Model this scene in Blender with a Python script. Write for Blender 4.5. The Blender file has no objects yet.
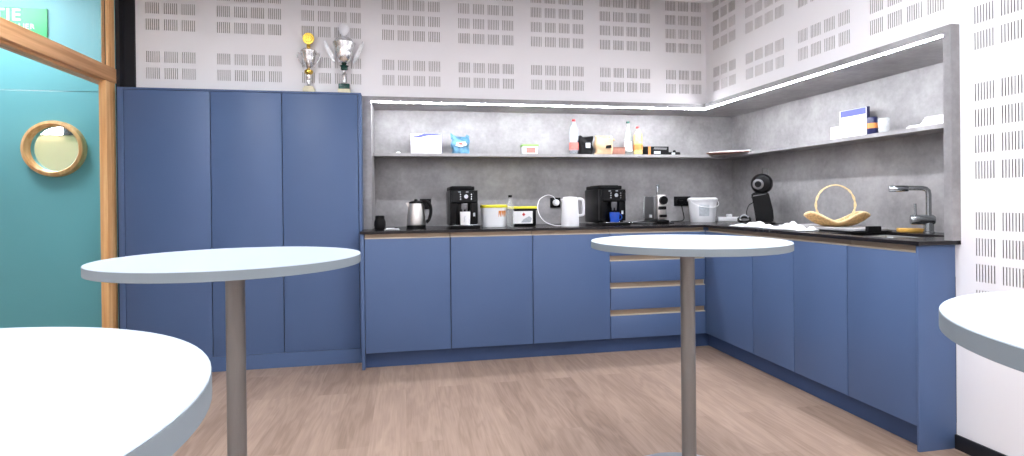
import bpy, bmesh, math, random
from mathutils import Vector, Matrix
random.seed(4)
PI=math.pi; S=bpy.context.scene; COL=S.collection
# ---------------------------------------------------------------- materials
def sl(c): return tuple(((v/255)/12.92 if v/255<=.04045 else ((v/255+.055)/1.055)**2.4) for v in c)+(1,)
def mat(name,col,rough=.5,metal=0,var=0.0,vscale=8,bump=0,bscale=60,spec=.5,trans=0,emis=None,es=0,coat=0,alpha=1,stretch=None,ior=1.45):
    m=bpy.data.materials.new(name); m.use_nodes=True; nt=m.node_tree; b=nt.nodes['Principled BSDF']
    c=sl(col)
    b.inputs['Base Color'].default_value=c; b.inputs['Roughness'].default_value=rough; b.inputs['Metallic'].default_value=metal
    b.inputs['Specular IOR Level'].default_value=spec; b.inputs['Transmission Weight'].default_value=trans; b.inputs['IOR'].default_value=ior
    b.inputs['Coat Weight'].default_value=coat; b.inputs['Alpha'].default_value=alpha
    if emis: b.inputs['Emission Color'].default_value=sl(emis); b.inputs['Emission Strength'].default_value=es
    tc=nt.nodes.new('ShaderNodeTexCoord'); mp=nt.nodes.new('ShaderNodeMapping'); nt.links.new(tc.outputs['Object'],mp.inputs[0])
    if stretch: mp.inputs['Scale'].default_value=stretch
    if var:
        n=nt.nodes.new('ShaderNodeTexNoise'); n.inputs['Scale'].default_value=vscale; n.inputs['Detail'].default_value=5
        nt.links.new(mp.outputs[0],n.inputs['Vector'])
        r=nt.nodes.new('ShaderNodeValToRGB'); r.color_ramp.elements[0].position=.3; r.color_ramp.elements[1].position=.7
        r.color_ramp.elements[0].color=tuple(max(0,x*(1-var)) for x in c[:3])+(1,); r.color_ramp.elements[1].color=tuple(min(1,x*(1+var)) for x in c[:3])+(1,)
        nt.links.new(n.outputs['Fac'],r.inputs[0]); nt.links.new(r.outputs[0],b.inputs['Base Color'])
    if bump:
        n=nt.nodes.new('ShaderNodeTexNoise'); n.inputs['Scale'].default_value=bscale; nt.links.new(mp.outputs[0],n.inputs['Vector'])
        k=nt.nodes.new('ShaderNodeBump'); k.inputs['Strength'].default_value=bump; k.inputs['Distance'].default_value=.002
        nt.links.new(n.outputs['Fac'],k.inputs['Height']); nt.links.new(k.outputs[0],b.inputs['Normal'])
    return m
M={}
M['wall']=mat('white_paint',(242,240,241),.7,bump=.05,bscale=90)
M['slot']=mat('slot_backing',(166,160,156),.9)
M['black']=mat('black_paint',(26,26,32),.6,var=.1)
M['blue']=mat('blue_lacquer',(82,104,142),.42,var=.025,vscale=3,bump=.03,bscale=200,spec=.4)
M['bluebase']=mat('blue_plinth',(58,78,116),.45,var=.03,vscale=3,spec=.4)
M['worktop']=mat('black_worktop',(34,31,33),.25,var=.15,vscale=30,bump=.05,bscale=150,spec=.3)
M['profile_shade']=mat('shaded_champagne_profile',(168,150,130),.45,metal=.4,var=.03)  # back of the champagne profile, colour darkened for the shadow in the groove
M['beige']=mat('champagne_profile',(205,192,172),.38,metal=.35,var=.03,vscale=20)
M['tabletop']=mat('white_tabletop',(189,201,212),.45,var=.01,vscale=4,spec=.45)
M['tableedge']=mat('grey_edge_band',(128,138,144),.5,var=.02)
M['pole']=mat('brushed_pole',(128,124,121),.42,metal=.55,var=.05,vscale=40,stretch=(30,30,.6))
M['steel']=mat('steel',(215,212,208),.36,metal=1,var=.05,vscale=30,stretch=(20,20,1))
M['chrome']=mat('chrome',(190,196,200),.12,metal=1,var=.02)
M['tap']=mat('tap_metal',(158,162,164),.25,metal=.9,var=.05)
M['gold']=mat('gold',(206,170,74),.22,metal=.9,var=.08,vscale=50)
M['silver']=mat('silver',(232,232,232),.26,metal=1,var=.35,vscale=45)
M['bplastic']=mat('black_plastic',(11,11,13),.3,var=.1,vscale=20,spec=.22)
M['bmatte']=mat('matte_black',(14,14,16),.55,var=.1,vscale=20,spec=.2)
M['wplastic']=mat('white_plastic',(242,243,246),.35,var=.01)
M['paper']=mat('white_paper',(245,246,248),.8,var=.01)
M['yellow']=mat('yellow_lid',(236,226,60),.4,var=.03)
M['blueglaze']=mat('blue_glaze',(38,84,190),.15,var=.08,coat=.5)
M['orange']=mat('orange_print',(222,138,70),.5,var=.1)
M['red']=mat('red_plastic',(206,70,72),.4,var=.05)
M['pink']=mat('pink_print',(225,120,110),.6,var=.2,vscale=90)
M['greenp']=mat('green_print',(136,186,92),.5,var=.05)
M['dgreen']=mat('dark_green_stone',(26,70,62),.25,var=.3,vscale=60)
M['cream']=mat('cream_stone',(230,222,190),.4,var=.08,vscale=40)
M['kraft']=mat('kraft_paper',(198,168,134),.7,var=.08,vscale=30,bump=.4,bscale=40)
M['terra']=mat('terracotta',(150,104,88),.6,var=.12,vscale=50)
M['foilblue']=mat('blue_foil',(88,136,164),.3,metal=.25,var=.5,vscale=22,bump=.5,bscale=45)  # strong noise contrast paints in the shade of the folds
M['bluesoft']=mat('blue_print',(84,92,196),.5,var=.05)
M['navy']=mat('navy',(32,36,78),.35,var=.1)
M['graymetal']=mat('grey_side',(112,112,114),.4,metal=.5,var=.05)
M['lgray']=mat('light_grey_print',(188,194,200),.6,var=.12,vscale=60)
M['juice']=mat('orange_juice',(244,206,70),.25,var=.06,vscale=30)
M['teal']=mat('teal_paint',(116,184,190),.5,var=.02,vscale=2)
M['sign']=mat('green_sign',(60,196,118),.45,var=.02)
M['creamwall']=mat('cream_paint',(222,186,136),.7,var=.03,vscale=3)
M['wicker']=mat('wicker',(206,164,108),.6,var=.3,vscale=70,bump=.8,bscale=180)
M['wickerp']=mat('pale_wicker',(238,216,168),.6,var=.15,vscale=60,bump=.5,bscale=180)
M['board']=mat('board_wood',(226,176,84),.5,var=.15,vscale=30,stretch=(1,8,8))
M['led']=mat('led_diffuser',(255,255,255),.5,emis=(246,248,255),es=60)
M['panel_light']=mat('ceiling_light_diffuser',(255,255,255),.5,emis=(242,247,255),es=11.2)
M['disp']=mat('grey_mat',(176,176,178),.5,var=.1)
def glass(name,col,rough=0.04,a=.22):
    return mat(name,col,rough,alpha=a,spec=.6)
M['wing']=mat('frosted_silver',(228,230,232),.3,metal=.3,var=.2,vscale=50,alpha=.6)
M['paneglass']=glass('pane_glass',(225,236,240),a=.10)
M['glass']=glass('clear_glass',(235,240,240))
M['gglass']=glass('greenish_glass',(205,222,214))
M['pet']=glass('clear_pet',(225,236,246))
def wood(name,c1,c2,axis):
    m=bpy.data.materials.new(name); m.use_nodes=True; nt=m.node_tree; b=nt.nodes['Principled BSDF']; L=nt.links.new
    tc=nt.nodes.new('ShaderNodeTexCoord'); mp=nt.nodes.new('ShaderNodeMapping'); L(tc.outputs['Object'],mp.inputs[0])
    mp.inputs['Scale'].default_value=tuple(1.2 if i==axis else 30 for i in range(3))
    n=nt.nodes.new('ShaderNodeTexNoise'); n.inputs['Scale'].default_value=1.5; n.inputs['Detail'].default_value=7; L(mp.outputs[0],n.inputs['Vector'])
    r=nt.nodes.new('ShaderNodeValToRGB'); r.color_ramp.elements[0].position=.32; r.color_ramp.elements[1].position=.66
    r.color_ramp.elements[0].color=sl(c1); r.color_ramp.elements[1].color=sl(c2)
    L(n.outputs['Fac'],r.inputs[0]); L(r.outputs[0],b.inputs['Base Color']); b.inputs['Roughness'].default_value=.42
    return m
M['oak_z']=wood('oak_upright',(222,158,96),(248,202,144),2)
M['oak_y']=wood('oak_beam',(206,146,94),(244,192,140),1)
def concrete():
    m=bpy.data.materials.new('concrete_laminate'); m.use_nodes=True; nt=m.node_tree; b=nt.nodes['Principled BSDF']; L=nt.links.new
    tc=nt.nodes.new('ShaderNodeTexCoord')
    n=nt.nodes.new('ShaderNodeTexNoise'); n.inputs['Scale'].default_value=3.2; n.inputs['Detail'].default_value=8; n.inputs['Roughness'].default_value=.62; L(tc.outputs['Object'],n.inputs['Vector'])
    n2=nt.nodes.new('ShaderNodeTexNoise'); n2.inputs['Scale'].default_value=38; n2.inputs['Detail'].default_value=4; L(tc.outputs['Object'],n2.inputs['Vector'])
    mx=nt.nodes.new('ShaderNodeMath'); mx.operation='MULTIPLY_ADD'; mx.inputs[1].default_value=.28; L(n2.outputs['Fac'],mx.inputs[0]); L(n.outputs['Fac'],mx.inputs[2])
    r=nt.nodes.new('ShaderNodeValToRGB'); e=r.color_ramp.elements; e[0].position=.42; e[0].color=sl((122,120,122)); e[1].position=.88; e[1].color=sl((168,166,167))
    k=e.new(.64); k.color=sl((146,144,145))
    L(mx.outputs[0],r.inputs[0]); L(r.outputs[0],b.inputs['Base Color']); b.inputs['Roughness'].default_value=.5
    return m
M['conc']=concrete()
def floor_mat():
    m=bpy.data.materials.new('wood_plank_floor'); m.use_nodes=True; nt=m.node_tree; b=nt.nodes['Principled BSDF']; L=nt.links.new; N=nt.nodes.new
    tc=N('ShaderNodeTexCoord'); sx=N('ShaderNodeSeparateXYZ'); L(tc.outputs['Object'],sx.inputs[0])
    cb=N('ShaderNodeCombineXYZ'); L(sx.outputs['Y'],cb.inputs['X']); L(sx.outputs['X'],cb.inputs['Y'])
    br=N('ShaderNodeTexBrick'); L(cb.outputs[0],br.inputs['Vector']); br.offset=.37; br.inputs['Scale'].default_value=1
    br.inputs['Mortar Size'].default_value=.0007; br.inputs['Brick Width'].default_value=1.15; br.inputs['Row Height'].default_value=.165; br.inputs['Bias'].default_value=0
    br.inputs['Color1'].default_value=(0,0,0,1); br.inputs['Color2'].default_value=(1,1,1,1); br.inputs['Mortar'].default_value=(.35,.35,.35,1)
    # per-plank value shifts the grain so boards differ
    ad=N('ShaderNodeVectorMath'); ad.operation='MULTIPLY_ADD'; L(br.outputs['Color'],ad.inputs[0]); ad.inputs[1].default_value=(7,13,0); 
    sc=N('ShaderNodeVectorMath'); sc.operation='MULTIPLY'; L(tc.outputs['Object'],sc.inputs[0]); sc.inputs[1].default_value=(9,1.3,1); L(sc.outputs[0],ad.inputs[2])
    n=N('ShaderNodeTexNoise'); n.inputs['Scale'].default_value=1.1; n.inputs['Detail'].default_value=3; n.inputs['Distortion'].default_value=.5; L(ad.outputs[0],n.inputs['Vector'])
    w=N('ShaderNodeMath'); w.operation='MULTIPLY'; w.inputs[1].default_value=34; L(n.outputs['Fac'],w.inputs[0])
    s=N('ShaderNodeMath'); s.operation='SINE'; L(w.outputs[0],s.inputs[0])
    s2=N('ShaderNodeVectorMath'); s2.operation='MULTIPLY'; L(tc.outputs['Object'],s2.inputs[0]); s2.inputs[1].default_value=(120,5,1)
    f=N('ShaderNodeTexNoise'); f.inputs['Scale'].default_value=1; f.inputs['Detail'].default_value=6; L(s2.outputs[0],f.inputs['Vector'])
    lo=N('ShaderNodeTexNoise'); lo.inputs['Scale'].default_value=.6; lo.inputs['Detail'].default_value=2; L(ad.outputs[0],lo.inputs['Vector'])
    def mad(x,k,add):
        q=N('ShaderNodeMath'); q.operation='MULTIPLY_ADD'; L(x,q.inputs[0]); q.inputs[1].default_value=k
        if isinstance(add,float): q.inputs[2].default_value=add
        else: L(add,q.inputs[2])
        return q.outputs[0]
    v=mad(s.outputs[0],.045,.16); v=mad(f.outputs['Fac'],.30,v); v=mad(lo.outputs['Fac'],.2,v); v=mad(br.outputs['Color'],.17,v)
    class Q: outputs=[v]
    m2=Q
    r=N('ShaderNodeValToRGB'); e=r.color_ramp.elements; e[0].position=.3; e[0].color=sl((130,107,92)); e[1].position=.74; e[1].color=sl((186,161,143))
    k=e.new(.5); k.color=sl((162,138,121))
    L(m2.outputs[0],r.inputs[0]); L(r.outputs[0],b.inputs['Base Color']); b.inputs['Roughness'].default_value=.42; b.inputs['Specular IOR Level'].default_value=.35
    return m
M['floor']=floor_mat()
# ---------------------------------------------------------------- mesh helpers
class MB:
    def __init__(s): s.b=bmesh.new()
    def box(s,x0,x1,y0,y1,z0,z1,bev=0,mi=0):
        r=bmesh.ops.create_cube(s.b,size=1); v=r['verts']
        bmesh.ops.scale(s.b,vec=(abs(x1-x0),abs(y1-y0),abs(z1-z0)),verts=v); bmesh.ops.translate(s.b,vec=((x0+x1)/2,(y0+y1)/2,(z0+z1)/2),verts=v)
        fs=set(f for q in v for f in q.link_faces)
        for f in fs: f.material_index=mi
        if bev:
            es=list(set(e for q in v for e in q.link_edges)); bmesh.ops.bevel(s.b,geom=es,offset=bev,segments=2,profile=.5,affect='EDGES')
        return s
    def lathe(s,prof,seg=28,c=(0,0,0),ax='z',mi=0,sx=1,sy=1,cap=True):
        rings=[]
        def tr(x,y,z):
            if ax=='z': p=(x,y,z)
            elif ax=='y': p=(x,z,y)
            else: p=(z,x,y)
            return (p[0]+c[0],p[1]+c[1],p[2]+c[2])
        for r,z in prof:
            rings.append([s.b.verts.new(tr(max(r,1e-4)*sx*math.cos(2*PI*i/seg),max(r,1e-4)*sy*math.sin(2*PI*i/seg),z)) for i in range(seg)])
        for a,b_ in zip(rings,rings[1:]):
            for i in range(seg):
                f=s.b.faces.new((a[i],a[(i+1)%seg],b_[(i+1)%seg],b_[i])); f.material_index=mi; f.smooth=True
        if cap:
            for q,rv in ((rings[0],True),(rings[-1],False)):
                f=s.b.faces.new(list(reversed(q)) if rv else q); f.material_index=mi
        return s
    def tube(s,pts,r,seg=10,mi=0,closed=False,rs=None):
        P=[Vector(p) for p in pts]; n=len(P); rings=[]; up=None
        for i,p in enumerate(P):
            t=(P[(i+1)%n]-P[i-1]) if closed else (P[min(i+1,n-1)]-P[max(i-1,0)])
            t.normalize()
            if up is None: up=t.orthogonal().normalized()
            else:
                up=(up-t*up.dot(t)); up=up.normalized() if up.length>1e-6 else t.orthogonal().normalized()
            w=t.cross(up); rr=rs[i] if rs else r
            rings.append([s.b.verts.new(p+(up*math.cos(2*PI*k/seg)+w*math.sin(2*PI*k/seg))*rr) for k in range(seg)])
        m=n if closed else n-1
        for i in range(m):
            a,b_=rings[i],rings[(i+1)%n]
            for k in range(seg):
                f=s.b.faces.new((a[k],a[(k+1)%seg],b_[(k+1)%seg],b_[k])); f.smooth=True; f.material_index=mi
        if not closed:
            s.b.faces.new(list(reversed(rings[0]))).material_index=mi; s.b.faces.new(rings[-1]).material_index=mi
        return s
    def prism(s,poly,d0,d1,ax='y',mi=0,bev=0):
        # poly in the plane perpendicular to ax
        def tr(a,b_,d): return {'y':(a,d,b_),'x':(d,a,b_),'z':(a,b_,d)}[ax]
        A=[s.b.verts.new(tr(a,b_,d0)) for a,b_ in poly]; B=[s.b.verts.new(tr(a,b_,d1)) for a,b_ in poly]
        n=len(poly); fs=[s.b.faces.new(A),s.b.faces.new(list(reversed(B)))]
        for i in range(n): fs.append(s.b.faces.new((A[i],B[i],B[(i+1)%n],A[(i+1)%n])))
        for f in fs: f.material_index=mi
        if bev: bmesh.ops.bevel(s.b,geom=list(set(e for f in fs for e in f.edges)),offset=bev,segments=2,affect='EDGES')
        return s
    def cells(s,xs,ys,z0,z1,hole,ax='z'):
        # plate of grid cells with rectangular holes: hole(i,j) True -> open
        nx,ny=len(xs)-1,len(ys)-1
        def tr(a,b_,d): return {'z':(a,b_,d),'y':(a,d,b_),'x':(d,a,b_)}[ax]
        V={}
        def v(i,j,k):
            if (i,j,k) not in V: V[(i,j,k)]=s.b.verts.new(tr(xs[i],ys[j],(z0,z1)[k]))
            return V[(i,j,k)]
        op=lambda i,j: i<0 or j<0 or i>=nx or j>=ny or hole(i,j)
        for i in range(nx):
            for j in range(ny):
                if op(i,j): continue
                for k in (0,1): s.b.faces.new((v(i,j,k),v(i+1,j,k),v(i+1,j+1,k),v(i,j+1,k)))
                for (p,q),(di,dj) in ((((i,j),(i+1,j)),(0,-1)),(((i,j+1),(i+1,j+1)),(0,1)),(((i,j),(i,j+1)),(-1,0)),(((i+1,j),(i+1,j+1)),(1,0))):
                    if op(i+di,j+dj): s.b.faces.new((v(*p,0),v(*q,0),v(*q,1),v(*p,1)))
        return s
def obj(name,mb,m,parent=None,loc=None,rotz=0,smooth=False,bevel=0):
    me=bpy.data.meshes.new(name); bmesh.ops.recalc_face_normals(mb.b,faces=mb.b.faces[:]); mb.b.to_mesh(me); mb.b.free()
    for k in (m if isinstance(m,(list,tuple)) else [m]): me.materials.append(M[k])
    o=bpy.data.objects.new(name,me); COL.objects.link(o)
    if parent: o.parent=parent
    if loc: o.location=loc
    o.rotation_euler[2]=rotz
    if not smooth and len(me.polygons)<4000: me.set_sharp_from_angle(angle=math.radians(38))
    if smooth:
        for p in me.polygons: p.use_smooth=True
    if bevel:
        b=o.modifiers.new('bevel','BEVEL'); b.width=bevel; b.segments=2; b.limit_method='ANGLE'
    return o
def thing(name,label,cat,loc=(0,0,0),rotz=0,group=None):
    o=bpy.data.objects.new(name,None); COL.objects.link(o); o.empty_display_size=.05
    o.location=loc; o.rotation_euler[2]=rotz; return tag(o,label,cat,group)
def tag(o,label,cat,group=None):
    o['label']=label; o['category']=cat
    if group: o['group']=group
    return o
def struct(name,mb,m,label=None,**k):
    o=obj(name,mb,m,**k); o['kind']='structure'
    if label: o['label']=label
    return o
def dup(root,loc,rotz,label):
    r=root.copy(); COL.objects.link(r); r.location=loc; r.rotation_euler[2]=rotz; r['label']=label
    for ch in list(root.children):
        c=ch.copy(); COL.objects.link(c); c.parent=r
        for g in ch.children:
            d=g.copy(); COL.objects.link(d); d.parent=c
    return r
def text(name,body,size,m,parent,loc,rot=(PI/2,0,0),right=False,extrude=.002,offset=.0):
    cu=bpy.data.curves.new(name,'FONT'); cu.body=body; cu.size=size; cu.extrude=extrude; cu.offset=offset; cu.space_character=1.1; cu.align_x='RIGHT' if right else 'CENTER'
    o=bpy.data.objects.new(name,cu); COL.objects.link(o); 
    dg=bpy.context.evaluated_depsgraph_get(); me=bpy.data.meshes.new_from_object(o.evaluated_get(dg)); bpy.data.objects.remove(o)
    me.materials.clear(); me.materials.append(M[m]); q=bpy.data.objects.new(name,me); COL.objects.link(q); q.parent=parent; q.location=loc; q.rotation_euler=rot
    return q
# ================================================================= SETTING
XL=-3.93; XR=.186; YB=.287; YE=-6.4; ZC=2.5; ZS=2.8
struct('floor',MB().box(-6.2,.9,YE-.1,1.9,-.05,0),'floor','pale oak plank floor')
# ceiling: slab with a lowered raft
struct('ceiling',MB().box(-6.2,.3,YE-.1,1.9,ZS,ZS+.05),'wall')
r=MB(); R=.06; xr,yr=.044,-.03
poly=[(XL+.02,YE+.02),(xr,YE+.02)]+[(xr-R+R*math.cos(a),yr-R+R*math.sin(a)) for a in [PI/2*i/6 for i in range(7)]]+[(XL+.02,yr)]
r.prism(poly,ZC,ZC+.1,'z'); struct('ceiling_raft',r,'wall','white lowered ceiling raft')
# acoustic wall panels with real slots ------------------------------------------------
def slot_breaks(starts,w,n=7,sw=.0042):
    p=(w-sw)/(n-1); return [(s_+k*p,s_+k*p+sw) for s_ in starts for k in range(n)]
def zrows(lo,hi):
    out=[]
    for base in (.625,1.157,1.690,2.222,2.755):
        for k in range(4):
            z=base+.1073*k
            if z>lo+.01 and z+.0735<hi-.01: out.append((z,z+.0725))
    return out
def acoustic(mb,a0,a1,z0,z1,cols,rows,f,depth=.010):
    A=sorted(set([a0,a1]+[v for c in cols for v in c])); Z=sorted(set([z0,z1]+[v for c in rows for v in c]))
    cs={round(c[0],6) for c in cols}; rs={round(c[0],6) for c in rows}; V={}
    def v(i,j,k):
        if (i,j,k) not in V: V[(i,j,k)]=mb.b.verts.new(f(A[i],Z[j],depth*k))
        return V[(i,j,k)]
    # merge plain runs: rows without slots become single long quads
    for j in range(len(Z)-1):
        if round(Z[j],6) not in rs:
            mb.b.faces.new([mb.b.verts.new(f(a,b_,0)) for a,b_ in ((A[0],Z[j]),(A[-1],Z[j]),(A[-1],Z[j+1]),(A[0],Z[j+1]))]); continue
        for i in range(len(A)-1):
            if round(A[i],6) in cs:
                mb.b.faces.new((v(i,j,1),v(i+1,j,1),v(i+1,j+1,1),v(i,j+1,1))).material_index=1
                for a,b_ in (((i,j),(i+1,j)),((i+1,j),(i+1,j+1)),((i+1,j+1),(i,j+1)),((i,j+1),(i,j))):
                    mb.b.faces.new((v(*a,0),v(*b_,0),v(*b_,1),v(*a,1))).material_index=1
            else: mb.b.faces.new((v(i,j,0),v(i+1,j,0),v(i+1,j+1,0),v(i,j+1,0)))
starts=[-3.784,-3.676,-3.570]
for g in range(7):
    for k in range(4):
        x=-3.356+.5343*g+.1070*k
        if x+.08<XR-.02: starts.append(x)
cols=slot_breaks(starts,.078)
w=MB(); fb=lambda a,z,d:(a,YB+d,z)
acoustic(w,-3.845,-2.427,1.825,ZS,[c for c in cols if c[1]<-2.43],zrows(1.825,ZS),fb)
acoustic(w,-2.427,XR,1.8186,ZS,[c for c in cols if c[0]>-2.42],zrows(1.8186,ZS),fb)
w.box(-3.9,.9,YB+.02,YB+.06,1.84,ZS)
struct('wall_back',w,['wall','slot'],'white perforated acoustic wall above the blue cupboards')
# right acoustic wall
ys=[.105,.0,-.105]
for g in range(6):
    for k in range(4): ys.append(-.305-.5205*g-.1045*k)
ys=[y for y in ys]
w=MB(); fr=lambda a,z,d:(XR+d,-a,z)        # a = -y
cr=sorted(slot_breaks([-(y+.075) for y in ys],.075))
cr2=[c for c in cr]
acoustic(w,-YB,1.7288,1.8186,ZS,[c for c in cr if c[1]<1.72],zrows(1.8186,ZS),fr)
acoustic(w,1.7288,-YE,0,ZS,[c for c in cr if c[0]>1.74],zrows(0,ZS),fr)
w.box(XR,XR+.02,-1.7288,-1.7045,0,.8795)
w.box(XR+.02,XR+.06,-YE*-1,-1.74,0,ZS); w.box(XR+.02,XR+.06,-1.74,YB,1.83,ZS)
struct('wall_right',w,['wall','slot'],'white perforated acoustic wall on the right')
struct('baseboard_right',MB().box(XR-.012,XR-.0005,YE,-1.7045,0,.062,bev=.002),'black')
struct('wall_front',MB().box(XL,XR+.05,YE-.08,YE,0,ZS),'wall')
# left side: black pier, timber partition with a transom, corridor with teal wall
struct('trim_1',MB().box(XL,-3.9065,.213,.29,0,ZS).box(-3.9065,-3.845,.27,.29,1.8255,ZS),'black','black pier between timber frame and acoustic wall')
fr_=thing('door_frame','oak timber door frame with heavy transom beam at the left','door frame',(XL,.1,0)); fr_['kind']='structure'
obj('jamb',MB().box(-.042,0,.0,.111,0,1.851,bev=.003),'oak_z',fr_)
obj('upper_jamb',MB().box(-.014,0,.025,.111,1.9425,ZS,bev=.003),'oak_z',fr_)
obj('gap_shade_strip',MB().box(-.03,-.0145,.052,.1,1.943,ZS),'black',fr_)  # black strip added as the shade in the gap between jamb and bead
obj('jamb',MB().box(-.1,0,-1.86,-1.76,0,ZS,bev=.003),'oak_z',fr_)
obj('transom_beam',MB().box(-.1,.006,-1.76,.112,1.851,1.9425,bev=.003).box(-.085,-.02,-1.76,.1,1.836,1.851,bev=.002),'oak_y',fr_)
obj('glazing_bead',MB().box(-.062,-.0305,.078,.111,1.943,ZS,bev=.002).box(-.062,-.0305,-1.76,-1.74,1.943,ZS),'oak_z',fr_)
obj('transom_glass',MB().box(-.05,-.045,-1.739,.077,1.943,ZS),'paneglass',fr_)
struct('wall_left',MB().box(XL-.1,XL,YE,-1.762,0,ZS),'wall')
# corridor
CY=.9
DC=(-4.643,1.498); DR=.165
def holed(mb,x0,x1,z0,z1,cx,cz,r,ya,yb,seg=48):
    pts=[]; 
    for i in range(seg):
        a=2*PI*(i+.5)/seg; dx,dz=math.cos(a),math.sin(a)
        t=min(((x1-cx)/dx if dx>0 else (x0-cx)/dx) if abs(dx)>1e-9 else 9e9, ((z1-cz)/dz if dz>0 else (z0-cz)/dz) if abs(dz)>1e-9 else 9e9)
        pts.append(((cx+r*dx,cz+r*dz),(cx+t*dx,cz+t*dz)))
    cor=[(x1,z1),(x0,z1),(x0,z0),(x1,z0)]
    for i in range(seg):
        (a,A),(b_,B)=pts[i],pts[(i+1)%seg]
        poly=[a,A]
        if abs(A[0]-B[0])>1e-6 and abs(A[1]-B[1])>1e-6:
            poly.append(min(cor,key=lambda c:(c[0]-A[0])**2+(c[1]-A[1])**2+(c[0]-B[0])**2+(c[1]-B[1])**2))
        poly+=[B,b_]
        for y in (ya,yb): mb.b.faces.new([mb.b.verts.new((p[0],y,p[1])) for p in poly])
        mb.b.faces.new([mb.b.verts.new(q) for q in ((a[0],ya,a[1]),(b_[0],ya,b_[1]),(b_[0],yb,b_[1]),(a[0],yb,a[1]))])
    return mb
d=struct('door_1',holed(MB(),-5.15,-4.12,.01,1.918,DC[0],DC[1],DR,CY,CY+.045),'teal','teal door with a round oak porthole')
ring=MB(); prof=[(.163,-.002),(.170,-.05),(.178,-.058),(.197,-.052),(.204,-.035),(.204,0),(.163,0)]
seg=56; rr=[[ring.b.verts.new((DC[0]+q[0]*math.cos(2*PI*i/seg),CY+q[1],DC[1]+q[0]*math.sin(2*PI*i/seg))) for i in range(seg)] for q in prof]
for a,b_ in zip(rr,rr[1:]+rr[:1]):
    for i in range(seg): ring.b.faces.new((a[i],a[(i+1)%seg],b_[(i+1)%seg],b_[i])).smooth=True
obj('porthole_ring',ring,'oak_z',d)
obj('pane',MB().lathe([(.164,0),(.164,.006)],48,(DC[0],CY+.02,DC[1]),'y'),'paneglass',d)
struct('wall_corridor_end',MB().box(-6.1,XL,CY,CY+.05,1.924,ZS).box(-6.1,-5.156,CY,CY+.05,0,1.924).box(-4.114,XL,CY,CY+.05,0,1.924),'teal','teal corridor wall around the porthole door')
struct('wall_corridor_left',MB().box(-6.15,-6.1,YE,1.9,0,ZS),'wall')
struct('wall_corridor_side',MB().box(-3.97,XL,.3,CY,0,ZS),'teal')
struct('wall_corridor_front',MB().box(-6.1,XL-.1,YE-.05,YE,0,ZS),'wall')
# room seen through the porthole
struct('wall_porthole_room',MB().box(-6.1,-3.6,1.85,1.9,0,ZS),'creamwall','cream wall of the room behind the porthole')
win=struct('window_1',MB().box(-5.6,-4.86,1.82,1.849,1.705,2.1),'black','window in the room behind the porthole')
obj('pane',MB().box(-5.59,-5.095,1.81,1.82,1.705,2.09),'panel_light',win)
# ceiling lights
def clight(x,y,z,label,first=[None]):
    if first[0]: return dup(first[0],(x,y,z),0,label)
    t=thing('ceiling_light',label,'ceiling light',(x,y,z),0,'square ceiling lights'); first[0]=t
    obj('frame',MB().cells([-.3,-.28,.28,.3],[-.3,-.28,.28,.3],-.03,0,lambda i,j:i==1 and j==1),'wplastic',t)
    obj('diffuser',MB().box(-.279,.279,-.279,.279,-.022,-.01),'panel_light',t)
    return t
for lab,(x,y) in {'square ceiling light nearest the tall cupboards':(-3.2,-1.45),'square ceiling light nearest the sink':(-1.0,-1.9),'square ceiling light over the left high tables':(-2.9,-4.3),
    'square ceiling light over the right high table':(-.9,-4.0),'square ceiling light at the far end by the partition':(-2.9,-5.1),'square ceiling light at the far end by the acoustic wall':(-.75,-5.1)}.items(): clight(x,y,ZC,lab)
clight(-5.0,.25,ZS,'square ceiling light in the corridor by the teal wall'); clight(-5.0,1.5,ZS,'square ceiling light behind the porthole door')
# sign
sg=thing('exit_sign','green exit sign with white lettering above the teal door','sign',(-4.683,CY-.001,2.515))
obj('sign_panel',MB().box(-.84,0,-.012,0,-.265,0,bev=.002),'sign',sg)
text('lettering','SORTIE',.118,'wplastic',sg,(-.165,-.013,-.094),right=True,offset=.002)
text('lettering','ESCALIER',.052,'wplastic',sg,(-.078,-.013,-.152),right=True,offset=0)
# ================================================================= CUPBOARDS
TY=.1775
names=[(-3.871,-3.370,'tall blue cupboard nearest the timber frame'),(-3.370,-2.935,'middle one of the three tall blue cupboards'),(-2.935,-2.450,'tall blue cupboard standing beside the concrete niche')]
for x0,x1,lab in names:
    t=thing('tall_cupboard',lab,'cupboard',(x0,TY,0),0,'tall blue cupboards')
    W=x1-x0
    obj('carcass',MB().box(.001,W-.001,.024,.56,.09,1.812),'black',t)
    obj('door',MB().box(.0025,W-.0025,0,.021,.0985,1.8105,bev=.001),'blue',t)
tag(obj('side_panel',MB().box(-3.906,-3.8725,TY-.002,TY+.56,0,1.813,bev=.001),'blue'),'narrow blue panel left of the tall cupboards beside the black pier','panel')
tag(obj('side_panel',MB().box(-2.4485,-2.4285,TY-.002,TY+.56,0,1.813,bev=.001),'blue'),'tall blue end panel between cupboards and concrete niche','panel')
tag(obj('top_panel',MB().box(-3.906,-2.4285,TY-.002,TY+.56,1.8135,1.8255,bev=.001),'blue'),'thin blue top board of the tall cupboards under the trophies','panel')
tag(obj('plinth',MB().box(-3.872,-2.449,TY,TY+.018,0,.0965),'blue'),'blue plinth flush below the tall cupboard doors','plinth')
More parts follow.
